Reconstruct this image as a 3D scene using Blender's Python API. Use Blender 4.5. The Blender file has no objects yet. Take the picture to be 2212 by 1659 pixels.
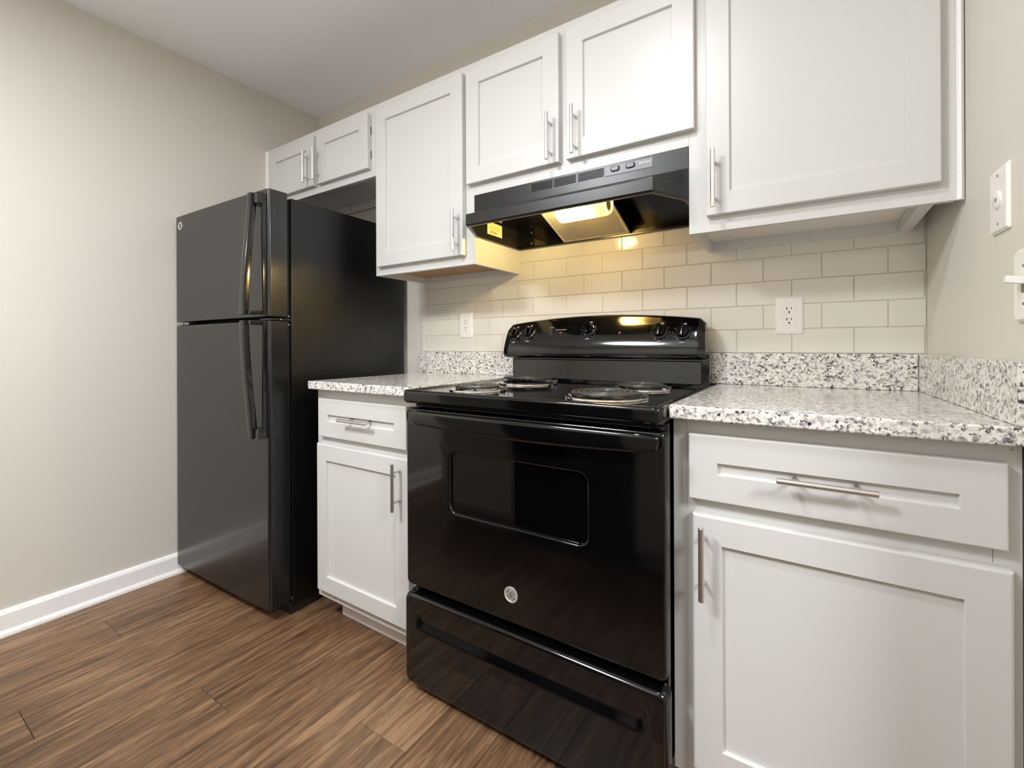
import bpy, bmesh, math, random
from mathutils import Vector, Matrix

random.seed(4)
C = bpy.context.scene.collection
SC = bpy.context.scene
PI = math.pi

# ------------------------------------------------------------------ camera
CAMX, CAMY, CAMZ = -0.263, -1.6514, 1.0445
YAW, ROLL, FPX, PPY = 0.5789, -0.0044, 988.19, 745.83
fw = Vector((-math.sin(YAW), math.cos(YAW), 0))
rt0 = Vector((math.cos(YAW), math.sin(YAW), 0))
up0 = rt0.cross(fw)
rt = rt0 * math.cos(ROLL) + up0 * math.sin(ROLL)
up = -rt0 * math.sin(ROLL) + up0 * math.cos(ROLL)
cd = bpy.data.cameras.new('camera')
cam = bpy.data.objects.new('camera', cd)
C.objects.link(cam)
cam.matrix_world = Matrix(((rt.x, up.x, -fw.x, CAMX), (rt.y, up.y, -fw.y, CAMY), (rt.z, up.z, -fw.z, CAMZ), (0, 0, 0, 1)))
cd.sensor_fit = 'HORIZONTAL'
cd.sensor_width = 36.0
cd.lens = FPX / 2212 * 36.0
cd.shift_y = -(829.5 - PPY) / 2212
cd.clip_start = 0.02
SC.camera = cam

# ------------------------------------------------------------------ world, lights, exposure
w = bpy.data.worlds.new('world')
SC.world = w
w.use_nodes = True
w.node_tree.nodes['Background'].inputs[0].default_value = (0.9, 0.85, 0.8, 1)
w.node_tree.nodes['Background'].inputs[1].default_value = 0.02


def area(name, loc, size, power, col, target=None, shape='DISK', sy=None, spread=PI):
    l = bpy.data.lights.new(name, 'AREA')
    l.shape = shape
    l.size = size
    if sy:
        l.size_y = sy
    l.energy = power
    l.color = col
    l.spread = spread
    o = bpy.data.objects.new(name, l)
    C.objects.link(o)
    o.location = loc
    if target is not None:
        d = Vector(target) - Vector(loc)
        o.rotation_euler = d.to_track_quat('-Z', 'Y').to_euler()
    return o


area('kitchen_lamp_light', (-0.78, -1.31, 2.37), 0.2, 10.5, (0.955, 0.98, 1.0))
area('ceiling_fill_light', (-1.6, -2.25, 2.37), 0.5, 50, (0.95, 0.977, 1.0))  # unseen fill, added to balance brightness of left wall and cabinet fronts
area('dining_lamp_light', (1.35, -1.95, 2.30), 0.8, 74, (0.95, 0.977, 1.0))
area('soft_fill_light', (-1.0, -2.6, 2.38), 1.5, 6, (0.95, 0.977, 1.0))  # added broad fill behind the camera, lifts the shadows
SC.view_settings.view_transform = 'Standard'
SC.view_settings.look = 'None'
SC.view_settings.exposure = 0.18
SC.view_settings.gamma = 1.0
SC.view_settings.use_curve_mapping = False
SC.cycles.use_denoising = True
SC.cycles.max_bounces = 10
SC.cycles.diffuse_bounces = 6
SC.cycles.glossy_bounces = 5
SC.cycles.sample_clamp_indirect = 8.0
SC.cycles.caustics_reflective = False


# ------------------------------------------------------------------ materials
def lin(c):
    return tuple(((v / 255) / 12.92 if v / 255 <= 0.04045 else ((v / 255 + 0.055) / 1.055) ** 2.4) for v in c)


def mat(name, rgb, rough=0.5, metal=0.0, coat=0.0, spec=0.5, bump=None, emit=None):
    m = bpy.data.materials.new(name)
    m.use_nodes = True
    nt = m.node_tree
    b = nt.nodes['Principled BSDF']
    col = lin(rgb) + (1,)
    b.inputs['Base Color'].default_value = col
    b.inputs['Roughness'].default_value = rough
    b.inputs['Metallic'].default_value = metal
    b.inputs['Coat Weight'].default_value = coat
    b.inputs['Coat Roughness'].default_value = 0.03
    b.inputs['Specular IOR Level'].default_value = spec
    if emit:
        b.inputs['Emission Color'].default_value = lin(emit[0]) + (1,)
        b.inputs['Emission Strength'].default_value = emit[1]
    if bump:
        scale, strength, dist = bump
        tc = nt.nodes.new('ShaderNodeNewGeometry')
        nz = nt.nodes.new('ShaderNodeTexNoise')
        nz.inputs['Scale'].default_value = scale
        nz.inputs['Detail'].default_value = 3
        bp = nt.nodes.new('ShaderNodeBump')
        bp.inputs['Strength'].default_value = strength
        bp.inputs['Distance'].default_value = dist
        nt.links.new(tc.outputs['Position'], nz.inputs['Vector'])
        nt.links.new(nz.outputs['Fac'], bp.inputs['Height'])
        nt.links.new(bp.outputs['Normal'], b.inputs['Normal'])
    return m


M = {}
M['wall'] = mat('wall_paint', (214, 209, 200), 0.6, spec=0.3, bump=(260, 0.12, 0.002))
M['ceil'] = mat('ceiling_paint', (240, 241, 243), 0.8, spec=0.2, bump=(160, 0.15, 0.002))
M['trim'] = mat('trim_white', (248, 247, 246), 0.35)
M['cab'] = mat('cabinet_white', (208, 207, 204), 0.34, bump=(420, 0.03, 0.001))
M['under'] = mat('cabinet_underside', (226, 223, 218), 0.6)
M['rawwood'] = mat('raw_wood', (176, 140, 112), 0.7)
M['steel'] = mat('brushed_nickel', (216, 213, 209), 0.32, metal=1.0)
M['screw'] = mat('zinc_screw', (205, 205, 205), 0.3, metal=1.0)
M['chrome'] = mat('chrome', (225, 222, 218), 0.06, metal=1.0)
M['badge'] = mat('badge_metal', (214, 212, 208), 0.35, metal=0.55)
M['gloss'] = mat('gloss_black_enamel', (6, 6, 7), 0.085, coat=0.2)
M['glass'] = mat('black_oven_glass', (4, 4, 5), 0.02, coat=0.5)
M['satin'] = mat('satin_black', (26, 26, 27), 0.3)
M['matte'] = mat('matte_black', (8, 8, 8), 0.7)
M['fridge'] = mat('fridge_black', (22, 22, 22), 0.22, coat=0.15, spec=0.6, bump=(650, 0.12, 0.0015))
M['fridge_side'] = mat('fridge_textured_black', (9, 9, 9), 0.24, coat=0.05, spec=0.5, bump=(380, 0.5, 0.002))
M['fhandle'] = mat('fridge_handle_black', (15, 15, 15), 0.16, coat=0.3)
M['hood'] = mat('hood_black', (22, 23, 23), 0.30)
M['hoodin'] = mat('hood_inside_black', (14, 13, 12), 0.15, coat=0.2)
M['panel'] = mat('grey_panel', (118, 120, 126), 0.35)
M['coil'] = mat('burner_coil', (74, 73, 70), 0.36, metal=0.5)
M['plate'] = mat('wall_plate', (240, 236, 231), 0.3)
M['slot'] = mat('slot_dark', (28, 25, 22), 0.6)
M['slotgrey'] = mat('slot_grey', (120, 112, 104), 0.5)
M['text'] = mat('white_print', (235, 235, 235), 0.5)
M['greytext'] = mat('grey_print', (150, 150, 152), 0.5)
M['redled'] = mat('red_indicator', (130, 35, 28), 0.3)
M['sticker'] = mat('sticker', (232, 212, 150), 0.5)
M['stickerprint'] = mat('sticker_print', (90, 70, 40), 0.5)
M['grout'] = mat('grout', (210, 202, 186), 0.85)
M['tile'] = mat('tile_glazed', (224, 220, 211), 0.05, coat=0.2)
M['dark'] = mat('dark_gap', (12, 10, 9), 0.8)


def granite():
    m = bpy.data.materials.new('granite')
    m.use_nodes = True
    nt = m.node_tree
    N = nt.nodes.new
    L = nt.links.new
    b = nt.nodes['Principled BSDF']
    g = N('ShaderNodeNewGeometry')
    n1 = N('ShaderNodeTexNoise')
    n1.inputs['Scale'].default_value = 210
    n1.inputs['Detail'].default_value = 4
    L(g.outputs['Position'], n1.inputs['Vector'])
    mv = N('ShaderNodeVectorMath')
    mv.operation = 'MULTIPLY_ADD'
    mv.inputs[1].default_value = (0.011, 0.011, 0.011)
    L(n1.outputs['Color'], mv.inputs[0])
    L(g.outputs['Position'], mv.inputs[2])

    def cells(scale, ramp, off):
        ad = N('ShaderNodeVectorMath')
        ad.inputs[1].default_value = (off, off * 1.7, off * 0.3)
        L(mv.outputs[0], ad.inputs[0])
        v = N('ShaderNodeTexVoronoi')
        v.inputs['Scale'].default_value = scale
        L(ad.outputs[0], v.inputs['Vector'])
        s = N('ShaderNodeSeparateColor')
        L(v.outputs['Color'], s.inputs[0])
        r = N('ShaderNodeValToRGB')
        r.color_ramp.interpolation = 'CONSTANT'
        els = r.color_ramp.elements
        els[0].position, els[0].color = ramp[0][0], lin(ramp[0][1]) + (1,)
        els[1].position, els[1].color = ramp[1][0], lin(ramp[1][1]) + (1,)
        for p, c in ramp[2:]:
            e = els.new(p)
            e.color = lin(c) + (1,)
        L(s.outputs[0], r.inputs[0])
        return r, s
    base, s0 = cells(185, [(0, (234, 231, 224)), (0.36, (222, 218, 211)), (0.62, (202, 198, 193)), (0.80, (176, 172, 170)), (0.93, (138, 134, 137))], 0)
    speck, s1 = cells(205, [(0, (70, 66, 76)), (0.07, (124, 120, 128)), (0.19, (255, 255, 255)), (0.9, (255, 255, 255))], 3.1)
    big = N('ShaderNodeTexNoise')
    big.inputs['Scale'].default_value = 48
    big.inputs['Detail'].default_value = 1
    L(g.outputs['Position'], big.inputs['Vector'])
    mx = N('ShaderNodeMix')
    mx.data_type = 'RGBA'
    mx.blend_type = 'MULTIPLY'
    mr = N('ShaderNodeMapRange')
    mr.inputs['From Min'].default_value = 0.34
    mr.inputs['From Max'].default_value = 0.55
    L(big.outputs['Fac'], mr.inputs['Value'])
    L(mr.outputs[0], mx.inputs['Factor'])
    L(base.outputs[0], mx.inputs['A'])
    L(speck.outputs[0], mx.inputs['B'])
    L(mx.outputs['Result'], b.inputs['Base Color'])
    b.inputs['Roughness'].default_value = 0.12
    return m


M['granite'] = granite()


def wood():
    m = bpy.data.materials.new('vinyl_plank')
    m.use_nodes = True
    nt = m.node_tree
    N = nt.nodes.new
    L = nt.links.new
    b = nt.nodes['Principled BSDF']
    g = N('ShaderNodeNewGeometry')
    at = N('ShaderNodeAttribute')
    at.attribute_name = 'plank'
    sep = N('ShaderNodeSeparateColor')
    L(at.outputs['Color'], sep.inputs[0])
    mp = N('ShaderNodeVectorMath')
    mp.operation = 'MULTIPLY'
    mp.inputs[1].default_value = (1, 0.075, 1)
    L(g.outputs['Position'], mp.inputs[0])
    cmb = N('ShaderNodeCombineXYZ')
    mul = N('ShaderNodeMath')
    mul.operation = 'MULTIPLY'
    mul.inputs[1].default_value = 17.0
    L(sep.outputs[0], mul.inputs[0])
    L(mul.outputs[0], cmb.inputs[2])
    L(mul.outputs[0], cmb.inputs[1])
    ad = N('ShaderNodeVectorMath')
    L(mp.outputs[0], ad.inputs[0])
    L(cmb.outputs[0], ad.inputs[1])
    # warp for cathedral figure
    wn = N('ShaderNodeTexNoise')
    wn.inputs['Scale'].default_value = 9
    wn.inputs['Detail'].default_value = 2
    L(ad.outputs[0], wn.inputs['Vector'])
    n1 = N('ShaderNodeTexNoise')
    n1.inputs['Scale'].default_value = 52
    n1.inputs['Detail'].default_value = 6
    n1.inputs['Roughness'].default_value = 0.62
    n1.inputs['Distortion'].default_value = 0.9
    L(ad.outputs[0], n1.inputs['Vector'])
    n2 = N('ShaderNodeTexNoise')
    n2.inputs['Scale'].default_value = 380
    n2.inputs['Detail'].default_value = 4
    L(ad.outputs[0], n2.inputs['Vector'])
    wv = N('ShaderNodeMath')
    wv.operation = 'MULTIPLY'
    wv.inputs[1].default_value = 60
    L(wn.outputs['Fac'], wv.inputs[0])
    sn = N('ShaderNodeMath')
    sn.operation = 'SINE'
    L(wv.outputs[0], sn.inputs[0])
    a1 = N('ShaderNodeMath')
    a1.operation = 'MULTIPLY_ADD'
    a1.inputs[1].default_value = 0.045
    L(sn.outputs[0], a1.inputs[0])
    L(n1.outputs['Fac'], a1.inputs[2])
    a2 = N('ShaderNodeMath')
    a2.operation = 'MULTIPLY_ADD'
    a2.inputs[1].default_value = 0.30
    L(n2.outputs['Fac'], a2.inputs[0])
    L(a1.outputs[0], a2.inputs[2])
    a3 = N('ShaderNodeMath')
    a3.operation = 'MULTIPLY_ADD'
    a3.inputs[1].default_value = 0.14
    L(sep.outputs[1], a3.inputs[0])
    L(a2.outputs[0], a3.inputs[2])
    r = N('ShaderNodeValToRGB')
    e = r.color_ramp.elements
    e[0].position, e[0].color = 0.46, lin((66, 46, 32)) + (1,)
    e[1].position, e[1].color = 0.94, lin((152, 119, 88)) + (1,)
    x = e.new(0.62)
    x.color = lin((92, 68, 48)) + (1,)
    x = e.new(0.77)
    x.color = lin((118, 89, 64)) + (1,)
    L(a3.outputs[0], r.inputs[0])
    L(r.outputs[0], b.inputs['Base Color'])
    b.inputs['Roughness'].default_value = 0.42
    bp = N('ShaderNodeBump')
    bp.inputs['Strength'].default_value = 0.12
    bp.inputs['Distance'].default_value = 0.001
    L(a2.outputs[0], bp.inputs['Height'])
    L(bp.outputs['Normal'], b.inputs['Normal'])
    return m


M['wood'] = wood()


def mesh_filter():
    m = bpy.data.materials.new('aluminium_filter_mesh')
    m.use_nodes = True
    nt = m.node_tree
    N = nt.nodes.new
    L = nt.links.new
    b = nt.nodes['Principled BSDF']
    g = N('ShaderNodeNewGeometry')
    fac = None
    for d in ((1, 0.9, 0), (1, -0.9, 0)):
        dp = N('ShaderNodeVectorMath')
        dp.operation = 'DOT_PRODUCT'
        dp.inputs[1].default_value = tuple(q * 620 for q in d)
        L(g.outputs['Position'], dp.inputs[0])
        sn = N('ShaderNodeMath')
        sn.operation = 'SINE'
        L(dp.outputs['Value'], sn.inputs[0])
        ab = N('ShaderNodeMath')
        ab.operation = 'ABSOLUTE'
        L(sn.outputs[0], ab.inputs[0])
        if fac is None:
            fac = ab
        else:
            mn = N('ShaderNodeMath')
            mn.operation = 'MINIMUM'
            L(fac.outputs[0], mn.inputs[0])
            L(ab.outputs[0], mn.inputs[1])
            fac = mn
    r = N('ShaderNodeValToRGB')
    e = r.color_ramp.elements
    e[0].position, e[0].color = 0.42, lin((208, 200, 186)) + (1,)
    e[1].position, e[1].color = 0.58, lin((62, 52, 42)) + (1,)
    L(fac.outputs[0], r.inputs[0])
    L(r.outputs[0], b.inputs['Base Color'])
    b.inputs['Roughness'].default_value = 0.45
    b.inputs['Metallic'].default_value = 0.35
    return m


M['filter'] = mesh_filter()
M['filterframe'] = mat('aluminium_frame', (200, 186, 166), 0.4, metal=0.5)
M['bulb'] = mat('lamp_bulb', (255, 240, 200), 0.4, emit=((255, 222, 142), 460))


def lens_mat():
    m = bpy.data.materials.new('lamp_diffuser')
    m.use_nodes = True
    nt = m.node_tree
    nt.nodes.clear()
    o = nt.nodes.new('ShaderNodeOutputMaterial')
    t = nt.nodes.new('ShaderNodeBsdfTranslucent')
    t.inputs[0].default_value = (0.72, 0.60, 0.42, 1)
    p = nt.nodes.new('ShaderNodeBsdfTransparent')
    p.inputs[0].default_value = (1, 0.95, 0.82, 1)
    mx = nt.nodes.new('ShaderNodeMixShader')
    mx.inputs[0].default_value = 0.10
    nt.links.new(t.outputs[0], mx.inputs[1])
    nt.links.new(p.outputs[0], mx.inputs[2])
    nt.links.new(mx.outputs[0], o.inputs[0])
    return m


M['lens'] = lens_mat()


# ------------------------------------------------------------------ mesh helpers
def new():
    return bmesh.new()


def loft(bm, loops, cap0=True, cap1=True):
    vs = [[bm.verts.new(p) for p in l] for l in loops]
    n = len(vs[0])
    for a, b in zip(vs, vs[1:]):
        for i in range(n):
            j = (i + 1) % n
            try:
                bm.faces.new((a[i], a[j], b[j], b[i]))
            except ValueError:
                pass
    if cap0:
        bm.faces.new(vs[0][::-1])
    if cap1:
        bm.faces.new(vs[-1])
    return vs


def rr(x0, x1, z0, z1, r, y, k=5):
    """rounded rectangle loop in the xz plane at depth y"""
    pts = []
    for cx, cz, a0 in ((x1 - r, z1 - r, 0), (x0 + r, z1 - r, PI / 2), (x0 + r, z0 + r, PI), (x1 - r, z0 + r, 1.5 * PI)):
        for i in range(k + 1):
            a = a0 + PI / 2 * i / k
            pts.append(Vector((cx + r * math.cos(a), y, cz + r * math.sin(a))))
    return pts


def rect(x0, x1, z0, z1, y):
    return [Vector((x1, y, z1)), Vector((x0, y, z1)), Vector((x0, y, z0)), Vector((x1, y, z0))]


def rectz(x0, x1, y0, y1, z):
    return [Vector((x0, y0, z)), Vector((x1, y0, z)), Vector((x1, y1, z)), Vector((x0, y1, z))]


def box(bm, x0, x1, y0, y1, z0, z1, bev=0.0):
    t = bmesh.new()
    loft(t, [rectz(x0, x1, y0, y1, z0), rectz(x0, x1, y0, y1, z1)])
    bmesh.ops.recalc_face_normals(t, faces=t.faces)
    if bev:
        bmesh.ops.bevel(t, geom=list(t.edges), offset=bev, segments=2, affect='EDGES', profile=0.6)
    merge(bm, t)


def merge(bm, t, mx=None):
    mp = {}
    for v in t.verts:
        mp[v] = bm.verts.new(mx @ v.co if mx else v.co)
    for f in t.faces:
        try:
            bm.faces.new([mp[v] for v in f.verts])
        except ValueError:
            pass
    t.free()


def circle(c, ax, r, n=24, u=None):
    ax = Vector(ax).normalized()
    if u is None:
        u = Vector((0, 0, 1)) if abs(ax.z) < 0.9 else Vector((1, 0, 0))
    u = (u - ax * u.dot(ax)).normalized()
    v = ax.cross(u)
    return [Vector(c) + (u * math.cos(2 * PI * i / n) + v * math.sin(2 * PI * i / n)) * r for i in range(n)]


def lathe(bm, c, ax, prof, n=28, cap0=True, cap1=True):
    """prof: (offset along axis, radius)"""
    ax = Vector(ax).normalized()
    loft(bm, [circle(Vector(c) + ax * h, ax, max(r, 1e-4), n) for h, r in prof], cap0, cap1)


def sweep(bm, path, prof, upv=Vector((0, 0, 1)), closed=False):
    """prof: list of (a,b) in the frame (side, up) at each path point"""
    path = [Vector(p) for p in path]
    loops = []
    n = len(path)
    for i, p in enumerate(path):
        if closed:
            t = path[(i + 1) % n] - path[i - 1]
        else:
            t = path[min(i + 1, n - 1)] - path[max(i - 1, 0)]
        t.normalize()
        s = t.cross(upv).normalized()
        u2 = s.cross(t).normalized()
        loops.append([p + s * a + u2 * b for a, b in prof])
    if closed:
        loops.append(loops[0])
        loft(bm, loops, False, False)
        bmesh.ops.remove_doubles(bm, verts=bm.verts, dist=1e-6)
    else:
        loft(bm, loops)


def cprof(r, n=10):
    return [(r * math.cos(2 * PI * i / n), r * math.sin(2 * PI * i / n)) for i in range(n)]


ORIG = {}


def thing(name, loc, label=None, cat=None, group=None, kind=None, rz=0.0):
    o = bpy.data.objects.new(name, None)
    C.objects.link(o)
    o.location = loc
    o.rotation_euler = (0, 0, rz)
    o.empty_display_size = 0.1
    ORIG[o] = Vector(loc)
    return tag(o, label, cat, group, kind)


def tag(o, label=None, cat=None, group=None, kind=None):
    for k, v in (('label', label), ('category', cat), ('group', group), ('kind', kind)):
        if v:
            o[k] = v
    return o


def obj(name, bm, m, parent=None, smooth=False, local=False, recalc=True, label=None):
    """one mesh object; vertices are given in world space and moved into the parent's frame"""
    if recalc:
        bmesh.ops.recalc_face_normals(bm, faces=bm.faces)
    org = ORIG.get(parent, Vector((0, 0, 0))) if parent else Vector((0, 0, 0))
    if parent and not local:
        bmesh.ops.translate(bm, verts=bm.verts, vec=-org)
    me = bpy.data.meshes.new(name)
    bm.to_mesh(me)
    bm.free()
    if smooth:
        for p in me.polygons:
            p.use_smooth = True
        try:
            me.set_sharp_from_angle(angle=math.radians(38))
        except Exception:
            pass
    me.materials.append(m)
    o = bpy.data.objects.new(name, me)
    C.objects.link(o)
    if smooth:
        wn = o.modifiers.new('weighted_normal', 'WEIGHTED_NORMAL')
        wn.keep_sharp = True
        wn.weight = 100
    if parent:
        o.parent = parent
        ORIG[o] = org
    if label:
        o['label'] = label
    return o


def text_bm(txt, size, mx, depth=0.0003, width=None):
    cu = bpy.data.curves.new('lettering', 'FONT')
    cu.body = txt
    cu.size = size
    cu.align_x = 'CENTER'
    cu.align_y = 'CENTER'
    cu.extrude = depth
    to = bpy.data.objects.new('lettering', cu)
    C.objects.link(to)
    dg = bpy.context.evaluated_depsgraph_get()
    me = bpy.data.meshes.new_from_object(to.evaluated_get(dg))
    bm = bmesh.new()
    bm.from_mesh(me)
    C.objects.unlink(to)
    bpy.data.objects.remove(to)
    bpy.data.curves.remove(cu)
    bpy.data.meshes.remove(me)
    if width:
        xs = [v.co.x for v in bm.verts]
        k = width / (max(xs) - min(xs))
        bmesh.ops.scale(bm, vec=(k, 1, 1), verts=bm.verts)
    bmesh.ops.transform(bm, matrix=mx, verts=bm.verts)
    return bm


FRONT = Matrix(((1, 0, 0, 0), (0, 0, -1, 0), (0, 1, 0, 0), (0, 0, 0, 1)))     # text facing -y


def at(x, y, z, base=FRONT):
    return Matrix.Translation((x, y, z)) @ base


# ------------------------------------------------------------------ room shell
XL = -2.722
WK = 0.04            # the right wall stands slightly out of square: x = -WK*y
ZC = 2.407
YF = -3.45


def wx(y):
    return -WK * y


def structure(name, bm, m, parent=None, **k):
    o = obj(name, bm, m, parent, **k)
    if not parent:
        o['kind'] = 'structure'
    return o


bm = new()
box(bm, XL - 0.12, 3.2, 0.006, 0.12, -0.1, 2.6)
wall_back = structure('wall_back', bm, M['wall'])
bm = new()
box(bm, XL - 0.12, XL, YF, 0.006, -0.1, 2.6)
wall_left = structure('wall_left', bm, M['wall'])
bm = new()
loft(bm, [[Vector(p) for p in ((wx(0.006), 0.006, z), (0.14, 0.006, z), (0.14, -0.82, z), (wx(-0.82), -0.82, z))] for z in (-0.1, 2.6)])
wall_right = structure('wall_right', bm, M['wall'])
bm = new()
box(bm, XL - 0.12, 3.2, YF - 0.12, YF, -0.1, 2.6)
wall_front = structure('wall_front', bm, M['wall'])
# the low run across the aisle, which the oven door mirrors
for a, b in ((-2.10, -1.598), (-0.937, 0.75)):
    bm = new()
    box(bm, a, b, -2.32, -1.725, 0.10, 0.884)
    n = 1 if b < -1 else 3
    for k in range(n):
        p, q = a + (b - a) * k / n + 0.02, a + (b - a) * (k + 1) / n - 0.02
        box(bm, p, q, -1.726, -1.705, 0.135, 0.68, 0.002)
        box(bm, p, q, -1.726, -1.705, 0.71, 0.85, 0.002)
    box(bm, a, b, -2.30, -1.80, 0, 0.10)
    structure('cabinet_run', bm, M['cab'], wall_front)
bm = new()
box(bm, -1.593, -0.942, -2.30, -1.708, 0.085, 0.880, 0.004)
structure('dishwasher_front', bm, M['gloss'], wall_front)
bm = new()
box(bm, -2.12, 0.77, -2.36, -1.690, 0.885, 0.915, 0.004)
structure('counter_slab', bm, M['granite'], wall_front)
bm = new()
box(bm, 3.2, 3.32, YF - 0.12, 0.12, -0.1, 2.6)
structure('wall_far_right', bm, M['wall'])
bm = new()
box(bm, XL - 0.12, 3.32, YF - 0.12, 0.12, ZC, ZC + 0.1)
structure('ceiling', bm, M['ceil'])

# floor: vinyl planks running towards the back wall
PW = 0.172
bm = new()
pl = bm.loops.layers.float_color.new('plank')
known = {0: [-1.0025], -1: [-0.60], -5: [-0.3], -2: [-1.329], -4: [-1.044], 3: [-0.8207], 1: [-1.35], 2: [-1.58, -0.36], -3: [-1.9, -0.68]}
k0 = -1.8276          # left seam of strip 0
y_lo, y_hi = -3.57, 0.0
for i in range(-6, 30):
    xa, xb = k0 + PW * i, k0 + PW * (i + 1)
    if xb < XL or xa > 3.2:
        continue
    xa, xb = max(xa, XL), min(xb, 3.2)
    js = list(known.get(i, [random.uniform(-1.4, -0.2)]))
    while js[0] - 1.22 > y_lo:
        js.insert(0, js[0] - 1.22)
    while js[-1] + 1.22 < y_hi:
        js.append(js[-1] + 1.22)
    ys = [y_lo] + js + [y_hi]
    for a, b in zip(ys, ys[1:]):
        c = (random.random(), random.random(), 0, 1)
        if i == 3 and a == -0.8207:
            c = (0.31, 1.6, 0, 1)
        t = bmesh.new()
        g = 0.0006
        loft(t, [rectz(xa + g, xb - g, a + g, b - g, -0.004), rectz(xa + g, xb - g, a + g, b - g, -0.0008),
                 rectz(xa + 2 * g, xb - 2 * g, a + 2 * g, b - 2 * g, 0.0)], cap0=False)
        nf = len(bm.faces)
        merge(bm, t)
        bm.faces.ensure_lookup_table()
        for f in bm.faces[nf:]:
            for l in f.loops:
                l[pl] = c
floor = structure('floor', bm, M['wood'])
bm = new()
box(bm, XL - 0.12, 3.32, -3.57, 0.12, -0.1, -0.003)
structure('plank_underlay', bm, M['dark'], floor)

# baseboards
BP = [(0, 0), (0.022, 0), (0.021, 0.010), (0.016, 0.018), (0.0135, 0.022), (0.0135, 0.078), (0.009, 0.088), (0.004, 0.093), (0, 0.093)]


def baseboard(name, path):
    bm = new()
    sweep(bm, path, BP)
    return structure(name, bm, M['trim'])


baseboard('baseboard_left', [(XL, 0.0, 0), (XL, YF, 0)][::-1])
bb = baseboard('baseboard_front', [(XL, YF, 0), (3.2, YF, 0)][::-1])
bm = new()
sweep(bm, [(3.2, YF, 0), (3.2, 0, 0)][::-1], BP)
structure('baseboard_right', bm, M['trim'])

# tile backsplash: every tile a bevelled slab on grout, part of the back wall
TX0, TW, TZ0, TH = -1.775, 0.154, 1.016, 0.0755
bm = new()
box(bm, -1.878, wx(0) - 0.0005, 0.0012, 0.0055, 1.0, 1.47)
structure('grout_bed', bm, M['grout'], wall_back)
bm = new()
gap = 0.0009


def tile(x0, x1, z0, z1):
    x0, x1, z0, z1 = x0 + gap, x1 - gap, z0 + gap, z1 - gap
    if x1 - x0 < 0.004 or z1 - z0 < 0.004:
        return
    e = 0.0016
    loft(bm, [rect(x0, x1, z0, z1, 0.002), rect(x0, x1, z0, z1, 0.0005), rect(x0 + e * .35, x1 - e * .35, z0 + e * .35, z1 - e * .35, -0.0006),
              rect(x0 + e, x1 - e, z0 + e, z1 - e, -0.0012)], cap0=False)


for r in range(0, 6):
    z0, z1 = TZ0 + r * TH, min(TZ0 + (r + 1) * TH, 1.47)
    off = -0.5 if r % 2 == 0 else 0.0
    i = -2
    while True:
        x0 = TX0 + (i + off) * TW
        x1 = x0 + TW
        i += 1
        if x0 > -0.001:
            break
        if x1 < -1.876:
            continue
        tile(max(x0, -1.876), min(x1, -0.0005), z0, z1)
structure('tile_field', bm, M['tile'], wall_back)


# ------------------------------------------------------------------ cabinets
def shaker(x0, x1, z0, z1, yf, th=0.02, fr=0.057, fz=None, dep=0.009, e=0.0025):
    fz = fz or fr
    bm = new()
    yb = yf + th
    loft(bm, [rect(x0, x1, z0, z1, yb), rect(x0, x1, z0, z1, yf + e), rect(x0 + e * .3, x1 - e * .3, z0 + e * .3, z1 - e * .3, yf + e * .3),
              rect(x0 + e, x1 - e, z0 + e, z1 - e, yf),
              rect(x0 + fr, x1 - fr, z0 + fz, z1 - fz, yf),
              rect(x0 + fr + .0008, x1 - fr - .0008, z0 + fz + .0008, z1 - fz - .0008, yf + .0008),
              rect(x0 + fr + .002, x1 - fr - .002, z0 + fz + .002, z1 - fz - .002, yf + dep)])
    return bm


def bar_handle(parent, x, y, z, L=0.152, vertical=True, r=0.0058, cc=0.096, face=None):
    bm = new()
    d = Vector((0, 0, 1)) if vertical else Vector((1, 0, 0))
    c = Vector((x, y, z))
    lathe(bm, c - d * L / 2, d, [(0, r * .86), (0.0008, r), (L - 0.0008, r), (L, r * .86)], 20)
    for s in (-1, 1):
        p = c + d * s * cc / 2
        lathe(bm, p, (0, 1, 0), [(0.002, r * .72), (face - y + 0.001, r * .72)], 14)
    return obj('handle', bm, M['steel'], parent, smooth=True, label='brushed nickel bar handle')


def upper_body(x0, x1, z0, z1, yf=-0.31, yb=-0.001, rec=None, inset=(0.014, 0.014, 0.02, 0.02)):
    bm = new()
    loops = [rectz(x0, x1, yf, yb, z1), rectz(x0, x1, yf, yb, z0)]
    if rec:
        l, r, f, b = inset
        loops += [rectz(x0 + l, x1 - r, yf + f, yb - b, z0), rectz(x0 + l, x1 - r, yf + f, yb - b, z0 + rec)]
    loft(bm, loops)
    return bm


ZT = 2.09
DT = 2.056
YD = -0.332


def upper(name, x0, x1, z0, label, doors, rec, inset=(0.014, 0.014, 0.02, 0.02), under='under'):
    t = thing(name, ((x0 + x1) / 2, -0.155, z0), label, 'cabinet', 'white upper cabinets')
    obj('body', upper_body(x0, x1, z0, ZT, rec=rec, inset=inset), M['cab'], t)
    if rec:
        bm = new()
        l, r, f, b = inset
        box(bm, x0 + l + .0005, x1 - r - .0005, -0.31 + f + .0005, -0.001 - b - .0005, z0 + rec - 0.0035, z0 + rec - 0.0005)
        obj('bottom_panel', bm, M[under], t)
    for (a, b, zb, hx, hz) in doors:
        d = obj('door', shaker(a, b, zb, DT, YD), M['cab'], t)
        bar_handle(d, hx, -0.365, hz, face=YD)
    return t


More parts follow.
